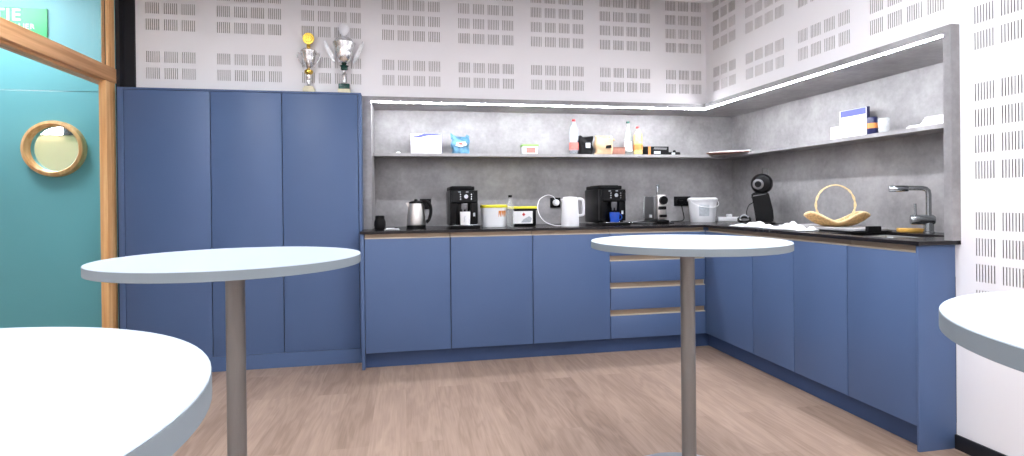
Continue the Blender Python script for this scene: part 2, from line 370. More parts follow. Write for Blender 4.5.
# base units
ZD0,ZD1=.1058,.8469
def gola(mb,W,z0,z1): # L-profile grip rail: recessed back and lower lip
    mb.box(.0015,W-.0015,.024,.028,z0,z1,mi=1); mb.box(.0015,W-.0015,.0015,.026,z0-.001,z0+.005)
def base_unit(x,y,rot,W,lab,drawers=False,top=.8785):
    t=thing('base_cabinet',lab,'cabinet',(x,y,0),rot,'blue base cabinets')
    obj('carcass',MB().box(.001,W-.001,.03,.56,.104,top),'black',t)
    g=MB(); gola(g,W,ZD1+.001,.8785); obj('grip_rail',g,['beige','profile_shade'],t)
    if drawers:
        zs=[(.690,.8465),(.500,.651),(.307,.458),(ZD0,.265)]
        for a,b_ in zs: obj('drawer',MB().box(.0025,W-.004,0,.02,a,b_,bev=.001),'blue',t)
        for a,b_ in ((.652,.689),(.459,.499),(.266,.306)):
            g=MB(); gola(g,W-.0025,a,b_); obj('grip_rail',g,['beige','profile_shade'],t)
    else: obj('door',MB().box(.0025,W-.0025,0,.02,ZD0,ZD1-.0005,bev=.001),'blue',t)
X=[-2.4045,-1.8501,-1.2896,-.7312,0]
for i,l in enumerate(['blue base cabinet under the steel kettle, beside the end panel','blue base cabinet under the coffee machine and food tubs','blue base cabinet under the white jug','blue cabinet with four drawers behind the middle high table']):
    base_unit(X[i],0,0,X[i+1]-X[i],l,i==3)
Y=[0,-.555,-.9297,-1.3144,-1.6915]
for i,l in enumerate(['wide blue corner cabinet on the right-hand run','narrow blue cabinet below the white cloths on the right-hand run','blue cabinet below the wicker basket on the right-hand run','blue cabinet under the sink beside the end panel']):
    base_unit(0,Y[i]-(.003 if i==0 else 0),-PI/2,Y[i]-Y[i+1]-(.003 if i==0 else 0),l,top=.69 if i>1 else .8785)
tag(obj('corner_post',MB().box(.001,.028,.0,.028,.104,.8785),'blue'),'slim blue post in the inner corner of the base cabinets','post')
tag(obj('side_panel',MB().box(-2.4265,-2.406,-.004,.56,0,.8785,bev=.001),'blue'),'blue end panel of the base cabinets beside the tall cupboards','panel')
tag(obj('side_panel',MB().box(-.004,XR-.0005,-1.7035,-1.692,0,.8785,bev=.001),'blue'),'blue end panel below the sink by the white wall','panel')
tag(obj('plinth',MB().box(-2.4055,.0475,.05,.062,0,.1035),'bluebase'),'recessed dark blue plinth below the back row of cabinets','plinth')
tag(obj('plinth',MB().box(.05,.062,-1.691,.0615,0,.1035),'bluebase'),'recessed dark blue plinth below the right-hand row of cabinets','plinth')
# worktop (L with sink opening)
xs=[-2.43,-.02,.06,.42,.615]; yy=[-1.722,-1.52,-1.12,-.02,.615]
tag(obj('worktop',MB().cells(xs,yy,.8795,.897,lambda i,j:(i==0 and j<3) or (i==2 and j==1)),'worktop',bevel=.001),'thin black L-shaped worktop running along both walls','worktop')
sk=thing('sink','stainless steel sink bowl set into the black worktop','sink',(.24,-1.32,.879))
b=MB(); x0,x1,y0,y1,dp=-.178,.178,-.198,.198,-.17
b.box(x0,x1,y0,y1,dp-.002,dp); b.box(x0-.002,x0,y0,y1,dp,-.001); b.box(x1,x1+.002,y0,y1,dp,-.001); b.box(x0,x1,y0-.002,y0,dp,-.001); b.box(x0,x1,y1,y1+.002,dp,-.001)
obj('bowl',b,'steel',sk); obj('overflow_cover',MB().box(.170,.177,.15,.185,-.035,-.006,bev=.002),'wplastic',sk); obj('drain',MB().lathe([(.04,0),(.04,.004),(.02,.006)],24,(0,0,dp)),'chrome',sk)
# niche ------------------------------------------------------------
n=thing('niche_surround','grey concrete-look niche lining along both walls over the worktop','niche',(0,0,0))
obj('top_board',MB().cells([-2.4265,-2.4,.143,.635],[-1.7288,.244,.635],1.784,1.8180,lambda i,j:j==0 and i<2),'conc',n)
obj('side_board',MB().box(-2.4265,-2.367,.244,.62,.8975,1.784),'conc',n)
obj('side_board',MB().box(.143,.62,-1.7288,-1.692,.8975,1.784),'conc',n)
obj('back_board',MB().box(-2.367,.635,.62,.635,.8975,1.784),'conc',n)
obj('back_board',MB().box(.62,.635,-1.692,.62,.8975,1.784),'conc',n)
obj('led_strip',MB().box(-2.366,.156,.2475,.258,1.7775,1.7838),'led',n)
obj('led_strip',MB().box(.1465,.157,-1.691,.2475,1.7775,1.7838),'led',n)
tag(obj('wall_shelf',MB().cells([-2.3665,.445,.6195],[-1.6915,.445,.6195],1.421,1.443,lambda i,j:j==0 and i==0),'conc'),'thin grey L-shaped shelf inside the concrete-look niche','shelf')
SH=1.4435; WT=.8975
# sockets
def socket(x,label,wd,plug=False):
    t=thing('wall_socket',label,'socket',(x,.6195,1.066))
    b=MB().box(-wd/2,wd/2,-.008,0,-.04,.04,bev=.002); obj('cover_plate',b,'bmatte',t)
    for k in range(round(wd/.08)):
        c=-wd/2+wd/round(wd/.08)*(k+.5); obj('socket_well',MB().lathe([(.022,0),(.022,.003),(.018,.003),(.017,.001)],20,(c,-.011,0),'y'),'bplastic',t)
    return t
socket(-1.99,'black wall socket behind the steel kettle',.085)
socket(-.957,'black wall socket with a white plug',.085)
socket(.148,'black double wall socket left of the white pail',.15)
pc=thing('power_cable','white power cable looping down from the wall socket','cable',(-.957,.607,1.066))
obj('plug',MB().lathe([(.026,0),(.026,-.022),(.018,-.03)],20,(0,-.002,0),'y'),'wplastic',pc)
def bez(P,n=24):
    out=[]; P=[Vector(p) for p in P]; m=len(P)
    for i in range(m-1):
        p0=P[max(i-1,0)];p1=P[i];p2=P[i+1];p3=P[min(i+2,m-1)]
        for k in range(n//2):
            t=k/(n//2); out.append(.5*((2*p1)+(-p0+p2)*t+(2*p0-5*p1+4*p2-p3)*t*t+(-p0+3*p1-3*p2+p3)*t**3))
    out.append(P[-1]); return out
obj('cord',MB().tube(bez([(0,-.03,0),(-.03,-.05,.045),(-.09,-.08,.06),(-.17,-.14,.02),(-.205,-.25,-.06),(-.19,-.36,-.13),(-.12,-.41,-.163),(-.03,-.42,-.163)]),.003,8),'wplastic',pc)
bc=thing('power_cable','black cable hanging from the double wall socket','cable',(.128,.606,1.04))
obj('plug',MB().box(-.018,.018,-.02,0,0,.032,bev=.004),'bplastic',bc)
obj('cord',MB().tube(bez([(0,-.012,0),(.01,-.02,-.06),(.014,-.03,-.12),(-.03,-.06,-.137),(-.13,-.09,-.137)]),.004,8),'bplastic',bc)
# ================================================================= HIGH TABLES
def table(x,y,label):
    t=thing('high_table',label,'table',(x,y,0),0,'round standing tables')
    R=.3625; T=.929
    obj('tabletop',MB().lathe([(R-.003,T-.0025),(R-.0005,T-.001),(R-.001,T)],96),'tabletop',t)
    obj('edge_band',MB().lathe([(R-.006,T-.0262),(R-.001,T-.0258),(R,T-.025),(R,T-.0015),(R-.003,T-.0012)],96),'tableedge',t)
    obj('column',MB().lathe([(.0268,.022),(.0268,T-.034)],40),'pole',t)
    obj('mounting_plate',MB().box(-.11,.11,-.11,.11,T-.033,T-.0265,bev=.001),'pole',t)
    obj('base_plate',MB().lathe([(.25,0),(.25,.006),(.245,.009),(.06,.014),(.045,.02),(.03,.024)],72),'lmetal',t)
M['lmetal']=mat('base_metal',(196,198,204),.4,metal=.6,var=.02)
table(-1.084,-1.7405,'round white high table on a grey pole in front of the drawers')
table(-2.6365,-1.9046,'round white high table in front of the tall cupboards')
table(-2.6632,-3.2043,'round white high table closest to the viewer, filling the lower left corner')
table(-1.145,-3.2872,'round white high table cut off by the right edge of the photo')
# ================================================================= WORKTOP THINGS
def cyl(r,h,z=0,c=(0,0),seg=28,top=None): return [(r,z),(top or r,z+h)]
# black jar
t=thing('black_jar','small matte black jar at the left end of the worktop','jar',(-2.312,.16,WT))
obj('body',MB().lathe([(.028,0),(.034,.004),(.039,.03),(.038,.055),(.03,.075)],28),'bmatte',t); obj('lid',MB().lathe([(.031,.075),(.031,.093),(.026,.097)],28),'bplastic',t)
t=thing('paper_sheets','crumpled white papers lying beside the black jar','papers',(-2.23,.14,WT))
b=MB()
for k in range(3): b.prism([(-.05+.01*k,-.05),(.045,-.045+.008*k),(.05-.008*k,.04),(-.045,.05)],.001+.004*k,.0025+.004*k,'z')
obj('sheet',b,'paper',t); obj('clip',MB().box(.015,.04,-.01,.01,.011,.02,bev=.003),'bplastic',t)
# steel kettle
t=thing('steel_kettle','brushed steel electric kettle with black handle on the worktop','kettle',(-2.068,.24,WT))
obj('base',MB().lathe([(.066,0),(.068,.006),(.067,.022),(.063,.024)],32),'bplastic',t)
obj('body',MB().lathe([(.0635,.0245),(.0655,.035),(.062,.09),(.055,.15),(.050,.175)],36),'steel',t)
obj('lid',MB().lathe([(.0505,.1755),(.049,.186),(.03,.194),(.012,.196),(.012,.204),(.004,.206)],32),'bplastic',t)
obj('spout',MB().prism([(-.048,.138),(-.072,.178),(-.066,.184),(-.044,.178)],-.014,.014,'y',bev=.003),'steel',t)
obj('handle',MB().tube(bez([(.035,-.0,.19),(.068,-.0,.192),(.096,-.0,.165),(.102,0,.115),(.09,0,.065),(.066,0,.04)]),.0115,12,rs=None),'bplastic',t)
# automatic coffee machines
def coffee(x,y,label,dup_of=None):
    t=thing('coffee_machine',label,'coffee machine',(x,y,WT),0,'black bean-to-cup coffee machines'); t.scale[2]=1.04
    # origin: centre of front edge; body runs to +y
    b=MB().box(-.098,.098,.055,.37,.012,.255,bev=.006); b.box(-.098,-.045,.01,.06,.03,.255,bev=.004); b.box(.045,.098,.01,.06,.03,.255,bev=.004); b.box(-.05,.05,.01,.06,.165,.255,bev=.003)
    obj('body',b,'bplastic',t)
    obj('bean_hopper_lid',MB().box(-.094,.078,.03,.35,.2555,.281,bev=.006).box(-.08,.06,.06,.3,.281,.285,bev=.002),'bmatte',t)
    obj('control_panel',MB().prism([(0,.168),(-.012,.175),(-.006,.252),(.01,.255),(.01,.168)],-.09,.09,'x'),'bplastic',t)
    obj('knob',MB().lathe([(.017,0),(.0175,-.01),(.014,-.017)],28,(.012,-.009,.212),'y'),'chrome',t)
    for sx in (-.026,.05):
        for k in range(3): obj('button',MB().lathe([(.0045,0),(.0045,-.004)],12,(sx,-.010,.195+.016*k),'y'),'chrome',t)
    for sx in (-.032,.022): obj('indicator_light',MB().box(sx-.009,sx+.009,-.0095,-.006,.240,.246),'lgray',t)
    obj('coffee_spout',MB().box(-.018,.024,-.004,.012,.125,.166,bev=.003).lathe([(.006,.105),(.007,.127)],12,(-.008,.0,0)).lathe([(.006,.105),(.007,.127)],12,(.016,.0,0)).box(-.02,.026,-.007,-.003,.152,.156),'graymetal',t)
    obj('label_sticker',MB().box(.064,.078,.0075,.0097,.078,.102),'lgray',t)
    obj('steam_knob',MB().lathe([(.012,0),(.012,-.012)],16,(.078,.0,.235),'y'),'bplastic',t)
    obj('drip_tray',MB().box(-.1,.105,-.07,.05,0,.02,bev=.005),'bmatte',t)
    obj('drip_grid',MB().box(-.088,.09,-.066,.0,.0205,.0245,bev=.001),'chrome',t)
    return t
coffee(-1.738,.17,'black coffee machine with a white mug, between kettle and food tubs')
coffee(-.635,.17,'black coffee machine with a blue mug under its spout')
def mug(x,y,z,m,label,hs=1,r=.034,h=.082,two=None):
    t=thing('mug',label,'mug',(x,y,z),0 if hs==1 else PI)
    obj('body',MB().lathe([(r*.86,0),(r*.9,.004),(r,h*.6),(r,h),(r-.003,h),(r-.004,h*.5),(r*.8,.006)],28,cap=True),m,t)
    obj('handle',MB().tube([(r-.002+.022*math.sin(a),0,h*.5+h*.3*math.cos(a)) for a in [PI*i/10 for i in range(11)]],.0042,8),m,t)
    if two: obj('print',MB().lathe([(r+.0004,h*.2),(r+.0008,h*.5)],28,cap=False),two,t)
    return t
t=thing('paper_cup','white square-sided carton cup under the left coffee machine spout','cup',(-1.736,.125,WT+.026))
obj('body',MB().lathe([(.033,0),(.036,.09),(.034,.09),(.031,.004)],4*7),'paper',t); obj('print',MB().tube([(-.012,-.037,.02),(-.006,-.037,.035),(-.012,-.037,.05),(-.002,-.037,.06)],.0015,6),'lgray',t)
mug(-.645,.13,WT+.025,'blueglaze','blue mug on the drip tray of the right coffee machine',r=.036,h=.072)
# tubs
t=thing('food_bucket','round white food bucket with yellow lid next to the coffee machine','bucket',(-1.513,.27,WT))
obj('body',MB().lathe([(.083,0),(.086,.003),(.093,.14)],40),'wplastic',t); obj('lid',MB().lathe([(.099,.14),(.1,.143),(.1,.155),(.094,.159)],40),'yellow',t)
lb=MB()
for i in range(8):
    a0,a1=-1.35+.1*i-.0,-1.35+.1*(i+1)
    v=[lb.b.verts.new(((.0895+.0025*(z>.1))*math.cos(a)+(0),(.0895+.0025*(z>.1))*math.sin(a),z)) for a,z in ((a0,.075),(a1,.075),(a1,.118),(a0,.118))]
    lb.b.faces.new(v)
obj('printed_badge',lb,'orange',t)
obj('printed_line',MB().lathe([(.0852,.018),(.0860,.026)],40,cap=False),'lgray',t)
t=thing('food_tub','black rectangular tub with white label and yellow lid','tub',(-1.303,.30,WT))
obj('body',MB().box(-.096,.096,-.08,.08,0,.128,bev=.012),'bplastic',t); obj('lid',MB().box(-.102,.102,-.086,.086,.1285,.146,bev=.006),'yellow',t); obj('rim',MB().box(-.1,.1,-.084,.084,.118,.1283,bev=.003),'bmatte',t)
obj('label_sheet',MB().box(-.078,.066,-.0825,-.0803,.022,.112),'paper',t); obj('label_badge',MB().prism([(0,.075),(.012,.088),(0,.101),(-.012,.088)],-.0838,-.0826,'y'),'red',t); obj('label_picture',MB().prism([(-.02,.03),(.05,.03),(.06,.06),(.04,.075),(0,.055)],-.0836,-.0826,'y'),'lgray',t)
t=thing('glass_bottle','clear glass bottle with dark cap between bucket and tub','bottle',(-1.412,.16,WT))
obj('body',MB().lathe([(.026,0),(.027,.004),(.027,.13),(.024,.15),(.012,.185),(.011,.21)],28),'glass',t); obj('cap',MB().lathe([(.0135,.2105),(.0135,.226),(.012,.228)],20),'bmatte',t)
# white jug kettle
t=thing('white_kettle','white plastic jug kettle in front of the wall socket','kettle',(-.972,.16,WT))
obj('body',MB().lathe([(.062,.0),(.064,.006),(.0625,.08),(.057,.19),(.054,.2)],36),'wplastic',t); obj('lid',MB().lathe([(.0535,.2005),(.05,.21),(.01,.214)],32),'wplastic',t)
obj('spout',MB().prism([(-.052,.165),(-.068,.196),(-.05,.2)],-.014,.014,'y',bev=.002),'wplastic',t)
obj('handle',MB().tube(bez([(.048,0,.196),(.08,0,.196),(.097,0,.186),(.1,0,.16),(.1,0,.1),(.094,0,.08),(.056,0,.074)]),.0105,10),'wplastic',t)
# pod machine on tray
t=thing('metal_tray','flat dark tray under the grey pod machine','tray',(-.265,.36,WT))
obj('plate',MB().box(-.15,.15,-.11,.11,0,.006,bev=.002),'bplastic',t); obj('rim',MB().tube([(-.148,-.108,.008),(.148,-.108,.008),(.148,.108,.008),(-.148,.108,.008)],.004,8,closed=True),'chrome',t)
t=thing('pod_coffee_machine','slim grey and chrome pod coffee machine with raised lever','coffee machine',(-.205,.30,WT+.0065),math.radians(-6)); t.scale=(1.1,1.1,1.22)
obj('body',MB().box(-.048,.03,.0,.2,.018,.168,bev=.008),'graymetal',t); obj('front_column',MB().box(-.03,.03,-.034,-.0005,.02,.176,bev=.006),'steel',t)
obj('brewing_head',MB().lathe([(.026,0),(.028,-.012),(.026,-.034)],28,(.006,-.034,.142),'y').box(-.026,.03,-.045,-.03,.083,.104,bev=.004),'bplastic',t)
obj('lever',MB().box(-.03,-.012,-.02,.0,.176,.24,bev=.004).lathe([(.008,0),(.008,.018)],14,(-.021,-.02,.235),'y'),'chrome',t)
obj('capsule_bin',MB().box(-.02,.028,-.062,-.034,.035,.052,bev=.004),'bplastic',t); obj('base',MB().box(-.05,.036,-.08,.2,0,.018,bev=.004),'bplastic',t)
obj('water_tank',MB().box(-.044,.026,.201,.25,.02,.17,bev=.008),'glass',t); obj('sticker',MB().box(-.0485,-.0483,.03,.09,.03,.05),'paper',t)
# white pail
t=thing('white_pail','white plastic pail with lid near the inner corner of the worktop','pail',(.21,.40,WT)); t.scale=(.86,.86,1)
obj('body',MB().lathe([(.108,0),(.111,.004),(.127,.168)],44),'wplastic',t); obj('lid',MB().lathe([(.134,.168),(.136,.172),(.136,.186),(.128,.19),(.12,.196),(.11,.196),(.105,.19)],44),'wplastic',t)
obj('handle',MB().tube([(.136*math.cos(a),-.03-.1*math.sin(a)*1.05,.168-.05*math.sin(a)) for a in [PI*i/16 for i in range(17)]],.003,8),'wplastic',t)
lb=MB()
for i in range(9):
    a0,a1=-2.35+.085*i,-2.35+.085*(i+1)
    lb.b.faces.new([lb.b.verts.new(((.1115+.1*(z-.0)*.95/1)*math.cos(a)*1.005,(.1115+.1*z*.95)*math.sin(a)*1.005,z)) for a,z in ((a0,.05),(a1,.05),(a1,.14),(a0,.14))])
obj('label_sheet',lb,'lgray',t)
# small white box & cable by dolce
t=thing('multi_socket','pale multi-way socket block lying in the worktop corner','socket block',(.47,.44,WT),math.radians(-20))
obj('block',MB().box(-.09,.09,-.025,.025,0,.036,bev=.004),'wplastic',t); obj('plug',MB().box(-.02,.02,-.02,.02,.0365,.06,bev=.006),'paper',t)
# capsule machine, round head
RD=math.radians(-34.8)
t=thing('capsule_coffee_machine','black round-headed capsule machine in the worktop corner','coffee machine',(.44,-.03,WT),RD); t.scale=(1.12,1.12,1.12)
obj('body',MB().prism([(-.035,.01),(.062,.01),(.07,.03),(.066,.09),(.04,.205),(-.02,.212),(-.062,.2),(-.062,.165),(-.05,.15)],-.055,.055,'y',bev=.006),'bplastic',t)
obj('trim_band',MB().prism([(-.055,.178),(.02,.192),(.03,.198),(-.05,.186)],-.058,-.0555,'y'),'graymetal',t)
obj('head',MB().lathe([(.03,-.075),(.052,-.07),(.064,-.05),(.068,-.01),(.066,.04),(.05,.07),(.02,.078)],36,(.0,0,.262),'y'),'bplastic',t)
obj('dial',MB().lathe([(.034,0),(.034,-.006),(.028,-.009),(.01,-.009)],32,(-.022,-.0735,.258),'y'),'graymetal',t)
obj('dial_ring',MB().lathe([(.02,0),(.02,-.003)],28,(-.022,-.083,.258),'y'),'bmatte',t)
obj('locking_handle',MB().tube([(.005,-.005,.325),(.005,-.005,.362),(.036,-.005,.362),(.036,-.005,.32)],.0035,8),'graymetal',t)
obj('base',MB().lathe([(.075,0),(.076,.005),(.065,.012)],32,(.01,0,0)),'bplastic',t)
obj('power_cord',MB().tube(bez([(-.05,-.02,.14),(-.078,-.03,.12),(-.092,-.04,.07),(-.075,-.05,.03),(-.055,-.06,.01)]),.003,8),'bplastic',t)
t=thing('cable_coil','coiled black cable beside the round-headed capsule machine','cable',(.33,.02,WT),RD)
obj('coil',MB().tube([(.042*math.cos(a)*(1+.1*math.sin(a*.37)),.025*math.sin(a),.022+.018*math.sin(a)+.0006*a) for a in [2*PI*i/16 for i in range(64)]],.0035,7),'bplastic',t)
obj('coil_ring',MB().tube([(.03*math.cos(a),-.03,.034+.03*math.sin(a)) for a in [PI*i/12 for i in range(13)]],.004,8),'lgray',t)
# cloths
def cloth(x,y,rz,L,Wd,h,label,seed):
    rnd=random.Random(seed); b=MB(); nx,ny=22,12; V=[]
    ph=[rnd.uniform(0,6) for _ in range(6)]
    for i in range(nx+1):
        for j in range(ny+1):
            u,v=i/nx,j/ny; e=min(u,1-u,v,1-v)*8; e=min(e,1)
            z=.003+e*h*(.45+.3*math.sin(u*9+ph[0]+3*v)+.25*math.sin(v*11+ph[1]+5*u)+.15*math.sin(u*23+ph[2]))
            V.append(b.b.verts.new(((u-.5)*L*(1+.06*math.sin(v*7+ph[3])),(v-.5)*Wd*(1+.1*math.sin(u*6+ph[4])),max(z,.003))))
    for i in range(nx):
        for j in range(ny):
            k=i*(ny+1)+j; b.b.faces.new((V[k],V[k+ny+1],V[k+ny+2],V[k+1]))
    o=obj('tea_towel',b,'paper',loc=(x,y,WT),rotz=rz,smooth=True); s=o.modifiers.new('thick','SOLIDIFY'); s.thickness=.0025; s.offset=1
    return tag(o,label,'cloth')
cloth(.085,-.46,-PI/2+.12,.34,.14,.03,'flat white towel at the front edge beside the capsule machine',3)
cloth(.082,-.80,-PI/2+.05,.30,.14,.042,'crumpled white towel left of the wicker basket',8)
t=thing('serving_tray','black tray with a grey surface under the wicker basket','tray',(.30,-.86,WT))
obj('plate',MB().box(-.13,.13,-.29,.3,0,.008,bev=.003),'bplastic',t); obj('mat',MB().box(-.12,.115,-.285,.295,.0082,.021,bev=.002),'disp',t)
obj('handle',MB().box(-.04,.04,-.315,-.2905,0,.034,bev=.004),'bmatte',t)
# basket
t=thing('wicker_basket','shallow wicker basket with tall hooped handle on the black tray','basket',(.31,-.895,WT+.0215),RD); t.scale=(.88,.88,.95)
b=MB(); nr,ns=10,72; V=[]
BW,BD=.185,.115
hz=lambda a: .024+.105*abs(math.cos(a))**1.4*(1-.62*(max(0,abs(math.cos(a))-.45)/.55)**2)
for i in range(nr+1):
    q=i/nr
    for k in range(ns):
        a=2*PI*k/ns; wv=.0022*((k+i)%2-.5)
        V.append(b.b.verts.new((BW*q**.6*math.cos(a)*(1+wv*6),BD*q**.6*math.sin(a)*(1+wv*6),.003+hz(a)*q**1.6+wv)))
for i in range(nr):
    for k in range(ns):
        a=i*ns+k; a2=i*ns+(k+1)%ns; b.b.faces.new((V[a],V[a2],V[a2+ns],V[a+ns]))
o=obj('bowl',b,'wicker',t,smooth=True); m_=o.modifiers.new('thick','SOLIDIFY'); m_.thickness=.006; m_.offset=1
obj('rim',MB().tube([(BW*math.cos(a),BD*math.sin(a),.004+hz(a)) for a in [2*PI*i/72 for i in range(72)]],.006,8,closed=True),'wickerp',t)
ribs=MB()
for k in range(36):
    a=2*PI*k/36
    ribs.tube([(BW*q**.6*math.cos(a)*1.012,BD*q**.6*math.sin(a)*1.012,.001+hz(a)*q**1.6) for q in (.25,.4,.55,.7,.85,1)],.0032,6)
obj('ribs',ribs,'wickerp',t)
for s_,rad in ((0,.0048),(PI,.0042)):
    obj('handle',MB().tube([(( .112+.004*math.cos(a*8+s_))*math.sin(a)*1.0-.006,.004*math.sin(a*8+s_),.131-.120*math.cos(a)+.0) for a in [2*PI*i/80 for i in range(80)]],rad,8,closed=True),'wickerp',t)
# sponge board, tap
tag(obj('chopping_board',MB().box(-.055,.055,-.035,.035,0,.02,bev=.005),'board',loc=(.50,-1.19,WT),rotz=RD),'small yellow wooden board lying beside the tap','chopping board')
t=thing('kitchen_tap','dark chrome angular mixer tap behind the sink','tap',(.52,-1.28,WT),RD)
obj('base',MB().lathe([(.026,0),(.026,.006),(.022,.01),(.022,.055)],28),'tap',t)
obj('mixer_body',MB().lathe([(.024,-.078),(.026,-.072),(.026,.018),(.02,.026)],28,(0,0,.068),'x'),'tap',t)
obj('neck',MB().tube([(.0,0,.085),(.0,0,.15),(.0,0,.2),(-.003,0,.218),(-.012,0,.228),(-.03,0,.232),(-.08,0,.233),(-.135,0,.231)],.0125,16),'tap',t)
obj('spray_head',MB().lathe([(.0145,-.172),(.0165,-.168),(.0165,-.09),(.0135,-.085)],20,(0,0,.231),'x'),'chrome',t)
obj('lever',MB().tube([(-.056,0,.09),(-.058,0,.152)],.0062,10),'tap',t)
# ================================================================= SHELF THINGS (back run)
YS=.52
t=thing('booklet','white booklet with a blue band propped upright on the shelf','booklet',(-1.983,YS,SH))
obj('cover',MB().box(-.114,.114,-.006,.006,0,.152,bev=.001),'paper',t); obj('band',MB().prism([(-.10,.12),(-.05,.122),(0,.136),(.112,.145),(.112,.1515),(-.02,.1515),(-.06,.138),(-.1,.131)],-.0075,-.0063,'y'),'bluesoft',t); obj('spine',MB().box(.1142,.1165,-.006,.006,0,.152),'bluesoft',t)
tag(obj('tea_light',MB().lathe([(.014,0),(.016,.004),(.015,.010),(.008,.014)],20),'wplastic',loc=(-2.19,.485,SH)),'tiny white lid at the left end of the shelf','lid')
def bag(name,x,y,w_,h,d_,m,label,seed,cat='bag',rot=0):
    rnd=random.Random(seed); b=MB(); n_,k_=14,28; V=[]
    ph=[rnd.uniform(0,6) for _ in range(5)]
    for i in range(n_+1):
        q=i/n_; dd=d_*(math.sin(PI*min(1,(1-q)*.9+.12))**.6) if q>.45 else d_*(.9+.1*q/.45)
        dd=max(dd,.006); ww=w_*(.94+.05*math.sin(q*8+ph[0]))
        for k in range(k_):
            a=2*PI*k/k_; ca,sa=math.cos(a),math.sin(a); sq=lambda c:math.copysign(abs(c)**.55,c)
            top=.016*math.sin(ca*3.2+ph[1])*q**3
            V.append(b.b.verts.new((ww/2*sq(ca)+.004*math.sin(q*11+ph[2]),dd/2*sq(sa)+.004*math.sin(q*9+a*3+ph[3]),h*q+top)))
    for i in range(n_):
        for k in range(k_):
            a=i*k_+k; a2=i*k_+(k+1)%k_; b.b.faces.new((V[a],V[a2],V[a2+k_],V[a+k_]))
    b.b.faces.new(V[:k_][::-1]); b.b.faces.new(V[-k_:])
    t=thing(name,label,cat,(x,y,SH),rot)
    obj('pouch',b,m,t,smooth=True); return t
t=bag('snack_bag',-1.727,YS,.145,.125,.09,'foilblue','crumpled shiny blue foil bag standing on the shelf',11)
obj('ear',MB().prism([(-.072,.11),(-.075,.162),(-.06,.152),(-.03,.118)],-.008,.004,'y',bev=.002),'foilblue',t); obj('ear',MB().prism([(.03,.118),(.048,.15),(.07,.14),(.066,.1)],-.008,.004,'y',bev=.002),'foilblue',t)
obj('printed_patch',MB().prism([(-.04,.06),(0,.05),(.045,.065),(.035,.09),(-.03,.085)],-.052,-.05,'y'),'paper',t); obj('printed_logo',MB().prism([(-.02,.068),(.016,.066),(.012,.08),(-.012,.082)],-.0535,-.052,'y'),'red',t)
t=thing('cream_cheese_tub','small white and pink tub with a green lid on the shelf','tub',(-1.188,YS,SH))
obj('body',MB().prism([(-.054,0),(.054,0),(.06,.062),(-.06,.062)],-.04,.04,'y',bev=.003),'wplastic',t); obj('lid',MB().box(-.065,.065,-.045,.045,.0622,.076,bev=.003),'greenp',t); obj('print',MB().box(-.034,.038,-.0415,-.0401,.01,.05),'pink',t)
def bottle(x,y,r,h,m,capm,label,neck=.35,lm=None,lz=(0,0),name='bottle',fill=None,waist=0):
    t=thing(name,label,'bottle',(x,y,SH))
    p=[(r*.85,0),(r,.008)]
    z1=h*(1-neck)
    for i in range(1,13):
        z=.008+(z1-.008)*i/12; p.append((r*(1-waist*math.exp(-((z/z1-.55)/.12)**2)),z))
    p+=[(r*.8,z1+(h-z1)*.3),(r*.42,z1+(h-z1)*.65),(.012,z1+(h-z1)*.75),(.012,h-.016)]
    obj('body',MB().lathe(p,28),m,t); obj('cap',MB().lathe([(.0145,h-.016),(.0145,h-.002),(.013,h)],20),capm,t)
    if lm: obj('label',MB().lathe([(r+.0008,lz[0]),(r+.0008,lz[1])],28,cap=False),lm,t)
    if fill: obj('drink',MB().lathe([(q-.0025,z_) for q,z_ in p[1:-3]],28),fill,t)
    return t
bottle(-.826,YS,.037,.28,'pet','red','clear water bottle with red cap and red label on the shelf',.3,'pink',(.04,.095),waist=.1)
t=bag('coffee_bag',-.735,YS-.01,.118,.135,.08,'bmatte','black coffee bag leaning beside the water bottle',21)
obj('sticker',MB().box(-.012,.026,-.0465,-.045,.05,.09),'lgray',t)
t=bag('paper_bag',-.588,YS-.02,.155,.135,.085,'kraft','brown kraft paper bag beside the black coffee bag',5)
obj('sticker',MB().prism([(.0,.045),(.05,.05),(.048,.075),(.005,.07)],-.049,-.047,'y'),'bmatte',t)
obj('folded_top',MB().prism([(.03,.12),(.095,.112),(.08,.13),(.04,.145)],-.02,.02,'y',bev=.002),'kraft',t)
t=thing('terracotta_box','low reddish-brown box between paper bag and green bottle','box',(-.468,YS,SH)); obj('body',MB().box(-.056,.056,-.04,.04,0,.05,bev=.004),'terra',t); obj('lid',MB().box(-.058,.058,-.042,.042,.0503,.06,bev=.003),'terra',t)
bottle(-.371,YS,.031,.272,'gglass','dgreen','pale glass bottle with white label and dark cap on the shelf',.5,'paper',(.03,.11))
bottle(-.286,YS,.038,.232,'pet','red','yellow juice bottle with red cap on the shelf',.32,'orange',(.04,.085),fill='juice')
t=thing('printed_box','black box with orange end stripe lying on the shelf','box',(-.138,YS,SH),math.radians(-4)); obj('body',MB().box(-.1,.1,-.04,.04,0,.068,bev=.002),'bmatte',t)
obj('stripe',MB().box(-.073,-.053,-.0415,-.0402,.001,.067),'orange',t); obj('picture',MB().box(-.025,.03,-.0415,-.0402,.008,.03),'lgray',t); obj('picture',MB().prism([(-.03,.045),(.08,.04),(.085,.058),(-.02,.062)],-.0415,-.0402,'y'),'graymetal',t)
t=thing('headset','small dark gadget with cable lying at the end of the shelf','gadget',(.022,YS,SH)); obj('case',MB().box(-.052,.05,-.03,.03,0,.026,bev=.008),'bmatte',t); obj('badge',MB().box(-.03,.0,-.0315,-.0302,.004,.02),'lgray',t); obj('button',MB().lathe([(.012,.0262),(.013,.034),(.008,.042)],16,(.01,0,0)),'bplastic',t)
